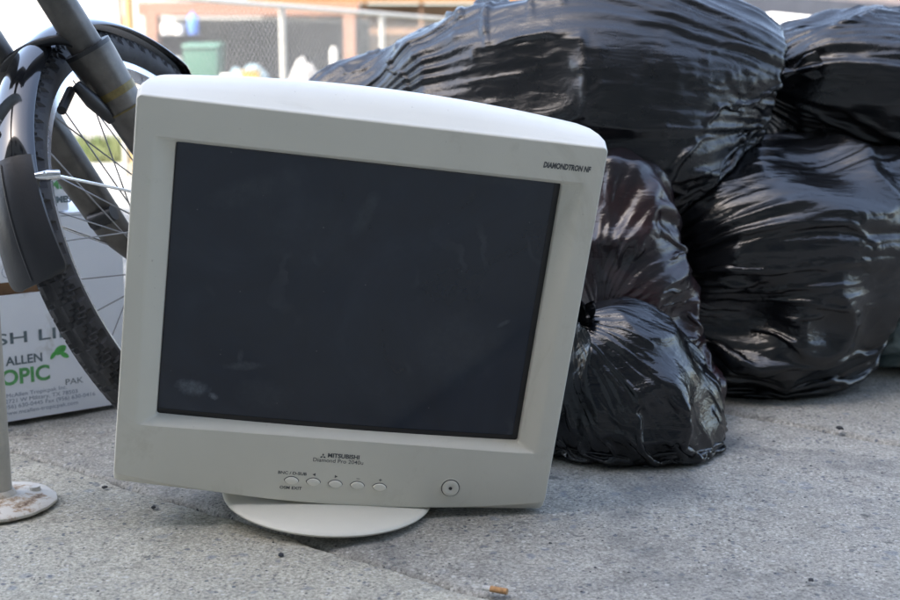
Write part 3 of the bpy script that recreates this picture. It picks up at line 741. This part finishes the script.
M_f4=film_mat('glossy_black_film',(.003,.0035,.005),.09)
M_f5=mat('grey_green_film',(.10,.14,.15),.25,.5); nn=N(M_f5); nn.color(nn.ramp(nn.noise(9,5,.6,None,1.5),[(.3,(.05,.09,.10)),(.45,(.20,.26,.26)),(.65,(.46,.50,.48))])); nn.bump(nn.noise(14,5,.6,None,1),.006,.5)
bA=Body([(P(470,128,2.06),(.15,.15,.125)),(P(550,112,2.02),(.18,.17,.165)),(P(628,98,2.0),(.165,.17,.165)),(P(705,66,2.02),(.09,.12,.08)),(P(650,160,1.98),(.085,.12,.09)),(P(520,260,2.1),(.2,.18,.2)),(P(378,106,2.08),(.095,.09,.045))],seed=21,lump=.026,lf=6.5)
bD=Body([(P(778,234,1.98),(.185,.19,.135)),(P(765,332,1.95),(.125,.15,.083)),(P(878,205,2.05),(.14,.15,.095)),(P(832,290,1.98),(.07,.12,.08)),(P(695,235,1.98),(.085,.12,.10)),(P(715,330,1.95),(.07,.1,.08))],seed=2,lump=.017,lf=9)
bB=Body([(P(880,92,2.16),(.2,.2,.12)),(P(960,100,2.2),(.2,.2,.14)),(P(812,84,2.14),(.08,.12,.075)),(P(1040,200,2.25),(.2,.2,.25))],seed=3)
bC=Body([(P(612,215,1.78),(.062,.08,.085)),(P(632,300,1.76),(.078,.09,.09)),(P(650,400,1.74),(.085,.09,.08))],seed=4,lf=13,lump=.012)
bE=Body([(P(895,315,2.05),(.085,.09,.075)),(P(960,285,2.08),(.15,.12,.15))],seed=5)
bF=Body([(P(612,370,1.60),(.062,.075,.075)),(P(640,400,1.60),(.066,.08,.068)),(P(575,405,1.62),(.08,.085,.07)),(P(668,422,1.59),(.045,.06,.045))],seed=6,lf=15,lump=.012)
def bag(name,lab,body,K0,K1,m,knot=None,pl={},group='tied rubbish bags heaped on the pavement',cat='rubbish bag',**kw):
    t=time.time(); X=film(body,K0,K1,**kw); X=pleats(X,**pl)
    base=Vector((float(body.c[:,0].mean()),float(body.c[:,1].mean()),0)); e=empty(name,base); tag(e,lab,cat,group)
    X=X-np.array(base)
    film_object('bag_film',X,m,e,subd=0,smooth_it=1)
    if knot is not None:
        kx,dirn,rad_=knot; kp=Vector(kx)-base; d=Vector(dirn).normalized()
        b=MB(); s1=d.cross(Vector((0,0,1))).normalized(); s2=s1.cross(d)
        # twisted neck with a ruffled end
        nvk,nuk=16,64; V=[]
        for i in range(nvk):
            q=i/(nvk-1); r0=rad_*(.35+.18*math.cos(q*9)+.9*q*q)
            for j in range(nuk):
                a=2*math.pi*j/nuk+q*2.2; r=r0*(1+(.15+.30*q)*math.sin(a*5+q*2)+.10*math.sin(a*11+1))
                V.append(kp+d*(rad_*(2.6*q-.6)*(1+.12*math.sin(a*3)))+s1*(r*math.cos(a))+s2*(r*math.sin(a)*.7))
        b.add(V,[(i*nuk+j,i*nuk+(j+1)%nuk,(i+1)*nuk+(j+1)%nuk,(i+1)*nuk+j) for i in range(nvk-1) for j in range(nuk)])
        b.build('knot',m,e,sharp=None)
    print(name,round(time.time()-t,1)); return e
bag('rubbish_bag','largest black rubbish bag, heaped highest directly behind the monitor',bA,P(322,96,2.05),P(786,73,2.0),M_f1,knot=(P(790,72,2.0),(1,-.1,.25),.022),pl=dict(seed=3,amp=.0034,fu=70,mask=.6),seed=23,nu=96,nv=57,bend=.045,exc_u=.15,exc_v=.09,suck=.00009,noise_amp=.009,others=(bD,))
bag('rubbish_bag','broad black bag with streaked folds, on the pavement at the right beneath the topmost ones',bD,P(640,250,1.95),P(965,205,2.1),M_f2,pl=dict(seed=5,amp=.0040,fu=76,mask=.8),seed=5,nu=96,nv=57,bend=.045,exc_u=.15,exc_v=.03,suck=.00009,noise_amp=.007)
bag('rubbish_bag','black bag on top of the broad one at the right edge, its upper side shining',bB,P(770,72,2.12),P(1080,120,2.2),M_f1,pl=dict(seed=8,amp=.0030,fu=64,mask=.5),seed=8,nu=80,nv=49,bend=.05,exc_u=.14,exc_v=.05,suck=.00008,noise_amp=.008,others=(bD,))
bag('rubbish_bag','thin black bag with reddish contents, upright close behind the right edge of the monitor',bC,P(592,318,1.66),P(675,300,1.90),M_f3,pl=dict(seed=9,amp=.0026,fu=64,ends=1.3,mask=.8),seed=9,nu=72,nv=41,thick=.003,bend=.045,exc_u=.15,exc_v=.05,suck=.00009,noise_amp=.005)
bag('rubbish_bag','small very shiny black bag with a knotted neck, frontmost of the heap beside the monitor',bF,P(590,330,1.57),P(672,455,1.62),M_f4,knot=(P(590,322,1.57),(-.5,-.6,.6),.017),pl=dict(seed=10,amp=.0024,fu=60,ends=1.5,mask=.6),seed=10,nu=72,nv=41,thick=.003,noise_amp=.006,exc_v=.10,bend=.05,exc_u=.24,suck=.00009)
bag('rubbish_bag','greyish green see-through bag of rubbish at the right edge, low beside the broad black bag',bE,P(850,335,2.02),P(1010,300,2.2),M_f5,pl=dict(seed=12,amp=.0018,fu=40,mask=.4),seed=12,nu=48,nv=25,others=(bD,))
# ------------------------------------------------------------------ litter on the pavement
rs=random.Random(5)
def pebble(name,px,py,r,m,lab,cat,grp=None):
    p=G(px,py,-.001); b=MB(); bm=bmesh.new(); bmesh.ops.create_icosphere(bm,subdivisions=2,radius=1)
    for v in bm.verts:
        k=1+.35*float(pnoise(np.array([v.co.x*1.7+px,v.co.y*1.7,v.co.z*1.7]),3)); v.co=Vector((v.co.x*r*1.25*k,v.co.y*r*k,v.co.z*r*.6*k))
    me=bpy.data.meshes.new(name); bm.to_mesh(me); bm.free(); me.materials.append(m); o=bpy.data.objects.new(name,me); C.objects.link(o); o.location=(p.x,p.y,r*.45); o.rotation_euler=(0,0,rs.random()*6)
    tag(o,lab,cat,grp)
M_peb=speckle('dark_stone',(.03,.032,.036),.8,.4,100); M_peb2=speckle('pale_stone',(.42,.40,.36),.85,.2,100)
pebble('pebble',105,489,.0028,M_peb,'dark pebble on the concrete between the post foot and the monitor','pebble','dark pebbles on the pavement')
pebble('pebble',153.5,509,.0024,M_peb,'dark pebble lying just below the lower left corner of the monitor','pebble','dark pebbles on the pavement')
pebble('pebble',281,557,.0030,M_peb,'dark pebble on the concrete in front of the monitor stand','pebble','dark pebbles on the pavement')
pebble('pebble',840,430,.0045,M_peb,'dark pebble on the open concrete right of the broad bag','pebble','dark pebbles on the pavement')
pebble('pebble',811,582,.0028,M_peb,'dark pebble in the lower right corner of the pavement','pebble','dark pebbles on the pavement')
gp=[];rr=np.random.RandomState(11); b=MB()
ico=[(0,0,1),(.9,0,.3),(.28,.85,.3),(-.72,.53,.3),(-.72,-.53,.3),(.28,-.85,.3)]
for i in range(1500):
    x,y=rr.uniform(-.75,1.3),rr.uniform(1.05,2.6); r=rr.uniform(.0006,.0017)*(1 if rr.rand()<.93 else 1.6); a=rr.uniform(0,6.28); ca,sa=math.cos(a),math.sin(a)
    b.add([((p[0]*ca-p[1]*sa)*r*rr.uniform(.8,1.6)+x,(p[0]*sa+p[1]*ca)*r+y,p[2]*r*.8-.001) for p in ico],[(0,j+1,(j+1)%5+1) for j in range(5)])
tag(b.build('grit',M_peb,smooth=False),'scattered dark grit on the pavement','grit',kind='stuff')
# cigarette end
p0=G(484,590.5); cg=empty('cigarette_butt',(p0.x,p0.y,0)); tag(cg,'orange cigarette butt lying at the bottom edge of the pavement','cigarette butt')
d=(G(512,596)-p0); d.z=0; L_=.024; d=d.normalized(); 
M_fil=speckle('filter_paper',(.38,.21,.09),.8,.35,200); 
MB().tube([d*.007+Vector((0,0,.003)),d*(L_+.0)+Vector((0,0,.0033))],.0030,16).build('filter',M_fil,cg)
MB().tube([d*-.001+Vector((0,0,.0025)),d*.007+Vector((0,0,.003))],[.0022,.0028],14).build('burnt_paper',speckle('ash_paper',(.5,.5,.48),.9,.4,200),cg)
# ------------------------------------------------------------------ background
zg=-.32
dF=Vector((.37,.93,0)).normalized(); f0=Vector((-1.62,6.7,-.2))
fence=empty('chain_link_fence',f0); tag(fence,'galvanised chain link fence running away from the street behind the bags','fence')
TOP=1.03
M_wire=mat('galvanised_wire',(.55,.56,.56),.5,.5,.3)
Lf=6.4; b=MB()
MB().tube([Vector((0,0,TOP)),dF*Lf+Vector((0,0,TOP))],.016,10).build('top_rail',M_galv,fence)
for s_ in (1.51,3.02,4.53,6.04):
    MB().tube([dF*s_+Vector((0,0,-.12)),dF*s_+Vector((0,0,TOP))],.021,14).build('fence_post',M_galv,fence)
dia=.025; V=[];Fq=[]
def ribbon(p,q,w=.0015):
    k=len(V); d_=(q-p).normalized(); s1=Vector((0,0,1)).cross(dF).normalized()*w; s2=d_.cross(s1).normalized()*w
    for pt in (p,q):
        V.extend([pt+s1,pt+s2,pt-s1,pt-s2])
    Fq.extend([(k+i,k+(i+1)%4,k+4+(i+1)%4,k+4+i) for i in range(4)])
nz=int((TOP+.1)/dia)
for i in range(int(Lf/(dia*2))):
    for sgn in (1,-1):
        x=i*dia*2
        for j in range(nz):
            x0=x+ (dia if (j%2)==(0 if sgn>0 else 1) else 0)*1.0; x1=x+(dia if (j%2)==(1 if sgn>0 else 0) else 0)
            # one wire zigzags between x and x+dia, the next between x+dia and x+2dia
            o_=0 if sgn>0 else dia
            ribbon(dF*(x0+o_)+Vector((0,0,TOP-j*dia)),dF*(x1+o_)+Vector((0,0,TOP-(j+1)*dia)))
mesh_obj('wire_mesh',V,Fq,M_wire,fence,smooth=False)
yp=MB().tube([(0,0,-.1),(0,0,2.6)],.024,16).build('rusty_pole',speckle('ochre_rust',(.50,.36,.17),.7,.35,5,bumpd=0)); yp.location=(-1.66,6.62,-.1); tag(yp,'rusty ochre steel pole at the left end of the chain link fence','pole')
MB().tube([(-.05,0,-.1),(-.05,0,2.6)],.018,12).build('grey_conduit',M_galv,yp)
# open brick enclosure
M_brk=mat('orange_brick',(.40,.17,.09),.85); n=N(M_brk); bt_=n.new('ShaderNodeTexBrick',Scale=9.); bt_.inputs['Color1'].default_value=(.27,.12,.065,1); bt_.inputs['Color2'].default_value=(.22,.095,.05,1); bt_.inputs['Mortar'].default_value=(.28,.22,.18,1); bt_.inputs['Mortar Size'].default_value=.03
n.link(n.coord(rot=(R(90),0,0)),bt_.inputs['Vector']); n.color(bt_.outputs['Color'])
Ye=20.5
def X_(px,Y): return (px-450)/F*Y/ (1.0) *1.0
def Z_(py,Y): return H+(60-py)/F*Y
enc=empty('brick_shelter',(X_(240,Ye),Ye,zg)); tag(enc,'open fronted shelter of orange brick behind the chain link fence','shelter'); ox=enc.location.x
x0,x1=X_(157,Ye)-ox,X_(352,Ye)-ox; zt=Z_(16,Ye)-zg
MB().box((x0+.05,0,zt/2),(.2,.3,zt)).build('pier',M_brk,enc,smooth=False); MB().box((x1,0,zt/2),(.18,.3,zt)).build('pier',M_brk,enc,smooth=False)
MB().box(((x0+x1)/2,.003,zt+.07),(x1-x0+.3,.3,.20)).build('lintel',M_brk,enc,smooth=False)
MB().box(((x0+x1)/2,2.6,zt/2),(x1-x0+.3,.1,zt)).build('back_wall',speckle('grey_block',(.07,.075,.07),.9,.3,2,bumpd=0),enc,smooth=False)
MB().box(((x0+x1)/2,1.32,zt+.06),(x1-x0+.3,2.3,.06)).build('roof',M_dark,enc,smooth=False)
MB().box((x0-.36,-.1,zt/2-.05),(.13,.2,zt)).build('pier',M_brk,enc,smooth=False)
# green wheelie bin
Yb=19.6; bn=empty('wheelie_bin',(X_(209,Yb),Yb,zg)); tag(bn,'green wheeled refuse bin standing in the brick shelter','wheelie bin')
M_gb=speckle('green_bin_plastic',(.045,.12,.085),.5,.1,5,bumpd=0); hb=Z_(45,Yb)-zg; w0=.22;w1=.27
b=MB().add([(-w0,-.25,.08),(w0,-.25,.08),(w0,.22,.08),(-w0,.22,.08),(-w1,-.32,hb-.06),(w1,-.32,hb-.06),(w1,.3,hb-.06),(-w1,.3,hb-.06)],[(0,3,2,1),(0,1,5,4),(1,2,6,5),(2,3,7,6),(3,0,4,7),(4,5,6,7)]); b.build('bin_body',M_gb,bn,bevel=.03)
b=MB().add([(-.29,-.35,hb-.058),(.29,-.35,hb-.058),(.29,.32,hb-.058),(-.29,.32,hb-.058),(-.27,-.3,hb-.01),(.27,-.3,hb-.01),(.27,.30,hb+.03),(-.27,.30,hb+.03)],[(0,3,2,1),(0,1,5,4),(1,2,6,5),(2,3,7,6),(3,0,4,7),(4,5,6,7)]); b.build('lid',M_gb,bn,bevel=.01)
for s_ in (-1,1): MB().tube([(s_*.20,.22,.1),(s_*.26,.22,.1)],.1,20).build('wheel',M_blk,bn)
# steel rack with white buckets and a blue water bottle
Yr=19.9; rk=empty('storage_rack',(X_(180,Yr),Yr,zg)); tag(rk,'dark metal rack at the left inside the brick shelter','rack')
z1=Z_(68,Yr)-zg; z2=Z_(37,Yr)-zg; z0_=z1-.42
for sx in(-.22,.42):
    for sy in(-.15,.15): MB().box((sx,sy,z2/2),(.03,.03,z2)).build('rack_post',M_dark,rk,smooth=False)
for zz in (z0_,z1,z2): MB().box((.10,0,zz),(.68,.34,.025)).build('shelf',M_dark,rk,smooth=False)
MB().box((.10,.18,z2/2),(.66,.01,z2)).build('back_panel',M_dark,rk,smooth=False)
def bucket(x,y,z,r,h,lab):
    e=empty('white_bucket',(x,y,z)); tag(e,lab,'bucket','white buckets in the shelter')
    MB().lathe([(r*.8,0),(r,h*.93),(r*1.05,h*.93),(r*1.05,h)],20).build('pail',M_white,e,sharp=40); MB().lathe([(r*1.08,h*.95),(r*1.08,h*1.04),(0,h*1.05)],20).build('lid',M_white,e,sharp=40)
rx=rk.location.x
for i,(px,zz,r,lab) in enumerate(((172,z2,.065,'left of the two white buckets on the top shelf of the rack'),(186,z2,.075,'right of the two white buckets on the top shelf of the rack'),(173,z1,.075,'left of the two white buckets on the middle shelf of the rack'),(184,z1,.07,'right of the two white buckets on the middle shelf of the rack'))):
    bucket(X_(px,Yr),Yr-.05,zg+zz+.013,r,.15,lab)
bucket(X_(232,19.2),19.2,zg,.11,.42+.16,'tall white bucket standing on the ground right of the green bin')
bj=MB().lathe([(.075,0),(.085,.02),(.085,.24),(.06,.29),(.022,.31),(.022,.35),(0,.35)],24).build('water_bottle',mat('blue_bottle',(.10,.22,.62),.15,.5),None,sharp=40); bj.location=(X_(199,Yr),Yr,zg+z2+.013); tag(bj,'blue water bottle at the right end of the top rack shelf','bottle')
# tarpaulin heap, white sacks, yellow crate
def heap(name,px,Y,rx_,ry_,h,m,lab,cat,seed,grp=None,lobes=3):
    bm=bmesh.new(); bmesh.ops.create_icosphere(bm,subdivisions=4,radius=1)
    for v in bm.verts:
        q=np.array([v.co.x*1.4+seed,v.co.y*1.4,v.co.z*1.4]); k=1+.16*float(pnoise(q,seed))+.12*float(pnoise(q*3,seed+1)); v.co=Vector((v.co.x*rx_*k,v.co.y*ry_*k,max(0,(v.co.z*.62+.45))*h*k/1.25))
    me=bpy.data.meshes.new(name); bm.to_mesh(me); bm.free(); me.materials.append(m); me.polygons.foreach_set('use_smooth',[True]*len(me.polygons)); o=bpy.data.objects.new(name,me); C.objects.link(o); o.location=(X_(px,Y),Y,zg); tag(o,lab,cat,grp); return o
heap('tarpaulin',256,18.6,.36,.4,Z_(58,18.6)-zg,speckle('pale_blue_tarp',(.14,.20,.22),.5,.1,3,bumpd=0),'pale blue tarpaulin heap in the shelter right of the green bin','tarpaulin',3)
M_sack=speckle('white_sack',(.30,.29,.27),.7,.12,3,bumpd=0)
heap('white_sack',305,14.5,.22,.25,Z_(58,14.5)-zg,M_sack,'left and taller of two full white sacks behind the fence','sack',5,'white sacks behind the fence')
heap('white_sack',335,14.2,.22,.25,Z_(68,14.2)-zg,M_sack,'right and lower of two full white sacks behind the fence','sack',8,'white sacks behind the fence')
yc=empty('yellow_crate',(X_(254,17.4),17.4,zg)); tag(yc,'yellow plastic crate in front of the tarpaulin heap','crate')
hc=Z_(72,17.4)-zg; MB().box((0,0,hc/2),(.24,.2,hc)).build('crate_side',speckle('yellow_plastic',(.32,.21,.03),.5,.1,5,bumpd=0),yc,bevel=.01); MB().box((0,0,hc+.012),(.27,.23,.02)).build('crate_rim',bpy.data.materials['yellow_plastic'],yc,bevel=.005)
wp=MB().tube([(0,0,0),(0,0,Z_(50,13)-zg-.02),(0,0,Z_(48,13)-zg)],[.04,.04,.02],16).build('pale_bollard',M_galv); wp.location=(X_(336,13),13,zg); tag(wp,'short pale bollard beyond the fence, just right of the second fence post gap','bollard')
# brown timber building to the right of the shelter
Yt=25; tb=empty('timber_building',(X_(470,Yt),Yt,zg)); tag(tb,'low brown timber building with posts and an orange fascia beyond the fence','building'); ox=tb.location.x
xa,xb=X_(262,Yt)-ox,X_(760,Yt)-ox; ht=Z_(6,Yt)-zg
MB().box(((xa+xb)/2,.8,ht/2),(xb-xa,.2,ht)).build('wall',speckle('weathered_boards',(.20,.16,.12),.85,.25,1.2,bumpd=0),tb,smooth=False)
M_post=speckle('brown_timber',(.20,.12,.07),.8,.2,3,bumpd=0)
for px in (317,367,422,520,610,700): MB().box((X_(px,Yt)-ox,0,ht/2),(.08,.12,ht)).build('post',M_post,tb,smooth=False)
MB().box(((xa+xb)/2,0,Z_(33,Yt)-zg),(xb-xa,.08,.12)).build('rail',M_post,tb,smooth=False)
MB().box(((xa+xb)/2,0.05,ht+.11),(xb-xa+.4,.5,.2)).build('fascia',speckle('orange_fascia',(.36,.19,.08),.8,.15,2,bumpd=0),tb,smooth=False)
MB().box(((xa+xb)/2,.9,ht+.26),(xb-xa+.6,2.4,.08)).build('roof',speckle('pale_roof',(.5,.45,.38),.8,.1,2,bumpd=0),tb,smooth=False)
# white rendered wall across the left background
ww=MB().box((-13,0,1.6),(26,.3,3.2)).build('rendered_wall',speckle('white_render',(.44,.425,.39),.85,.08,.8,bumpd=0),smooth=False); ww.location=(X_(262,24),26.6,zg); tag(ww,'long white rendered wall in the left background','wall')
# brick building receding on the right
pA=Vector((X_(690,10.6),10.6,0)); pB=Vector((X_(1250,27),27,0)); 
e=empty('brick_building',(pA.x,pA.y,zg)); tag(e,'sunlit pink brick building with a grey stone band, at the upper right','building')
dv=(pB-pA); Lr=dv.length; e.rotation_euler=(0,0,math.atan2(dv.y,dv.x))
zb=1.06-zg
MB().box((Lr/2,.2,zb+1.2),(Lr,.4,2.4)).build('upper_wall',None,e,smooth=False)
M_pb=mat('pink_brick',(.56,.40,.32),.85); n=N(M_pb); bt_=n.new('ShaderNodeTexBrick',Scale=7.); bt_.inputs['Color1'].default_value=(.62,.42,.33,1); bt_.inputs['Color2'].default_value=(.5,.34,.27,1); bt_.inputs['Mortar'].default_value=(.62,.56,.5,1); n.link(n.coord(rot=(R(90),0,0)),bt_.inputs['Vector']); n.color(bt_.outputs['Color'])
e.children[0].data.materials.append(M_pb)
MB().box((Lr/2,.17,zb-.12),(Lr,.46,.236)).build('stone_band',speckle('grey_stone',(.13,.13,.14),.8,.2,2,bumpd=0),e,smooth=False)
MB().box((Lr/2,.2,(zb-.24)/2),(Lr,.38,zb-.24)).build('lower_wall',speckle('tan_render',(.42,.33,.23),.85,.15,2,bumpd=0),e,smooth=False)
# white cabinet behind the right-hand bag
Yc=7.6; cb=empty('utility_cabinet',(X_(775,Yc),Yc,-.2)); tag(cb,'white utility cabinet with a slanting top behind the right hand bags','cabinet')
hz=Z_(16,Yc)+.2; b=MB().add([(-.34,-.2,0),(.2,-.2,0),(.2,.2,0),(-.34,.2,0),(-.34,-.2,hz-.26),(.2,-.2,hz-.03),(.2,.2,hz-.03),(-.34,.2,hz-.26),(-.12,-.2,hz),(-.12,.2,hz)],[(0,3,2,1),(0,1,5,8,4),(1,2,6,5),(2,3,7,9,6),(3,0,4,7),(4,8,9,7),(8,5,6,9)]); b.build('housing',M_white,cb,bevel=.01)
MB().box((.03,-.204,hz/2),(.26,.008,hz*.7)).build('door',M_white,cb,bevel=.003)
# building on the near side of the street, behind the camera: it shades the pavement
nb_=empty('street_building',(0,-2.6,0)); tag(nb_,'tan street building standing behind the camera and shading the pavement','building')
M_nb=speckle('tan_wall',(.17,.165,.145),.9,.12,2,bumpd=0)
HB=12.5; b=MB(); 
xs=[-26]; 
for i in range(13): xs+=[-24.6+i*3,-23.2+i*3]
xs+=[14]
zs=[0,.9,2.5,3.9,5.5,6.9,8.4,9.9,11.4,HB]
for i in range(len(xs)-1):
    for j in range(len(zs)-1):
        if i%2==1 and j%2==1: continue
        b.box(((xs[i]+xs[i+1])/2,-.2,(zs[j]+zs[j+1])/2),(xs[i+1]-xs[i],.4,zs[j+1]-zs[j]))
b.build('wall',M_nb,nb_,smooth=False)
M_gl=mat('window_glass',(.02,.025,.03),.06,.6)
for i in range(1,len(xs)-1,2):
    for j in (1,3,5,7):
        w_=MB().box(((xs[i]+xs[i+1])/2,-.25,(zs[j]+zs[j+1])/2),(xs[i+1]-xs[i]-.002,.02,zs[j+1]-zs[j]-.002)).build('window',M_gl,nb_,smooth=False)
# ------------------------------------------------------------------ light
EL,AZ=52,225   # sun behind the camera; AZ: compass-like rotation used by the sky
w=bpy.data.worlds.new('World'); scene.world=w; w.use_nodes=True
sk=w.node_tree.nodes.new('ShaderNodeTexSky'); sk.sky_type='NISHITA'; sk.sun_disc=False; sk.sun_elevation=R(EL); sk.sun_rotation=R(AZ); sk.air_density=1.0; sk.dust_density=3.5; sk.ozone_density=.6; sk.altitude=100
hs_=w.node_tree.nodes.new('ShaderNodeHueSaturation'); hs_.inputs['Saturation'].default_value=.88; w.node_tree.links.new(sk.outputs[0],hs_.inputs['Color']); w.node_tree.links.new(hs_.outputs[0],w.node_tree.nodes['Background'].inputs[0]); w.node_tree.nodes['Background'].inputs[1].default_value=.15
sd=bpy.data.lights.new('sun','SUN'); sd.energy=2.0; sd.angle=R(.5); sd.color=(1,.93,.84); so=bpy.data.objects.new('sun',sd); C.objects.link(so)
# Nishita: rotation 0 puts the sun towards +Y, growing clockwise seen from above
dirs=Vector((math.sin(R(AZ))*math.cos(R(EL)),math.cos(R(AZ))*math.cos(R(EL)),math.sin(R(EL))))
so.rotation_euler=dirs.to_track_quat('Z','Y').to_euler(); so.location=(0,-1,12)
vs=scene.view_settings; vs.view_transform='Standard'; vs.look='None'; vs.exposure=2.52; vs.gamma=1; vs.use_curve_mapping=False
for o in [o for o in bpy.data.objects if o.name.startswith('x') and o.type=='MESH']: bpy.data.objects.remove(o)
print('script total',round(time.time()-T0,1))
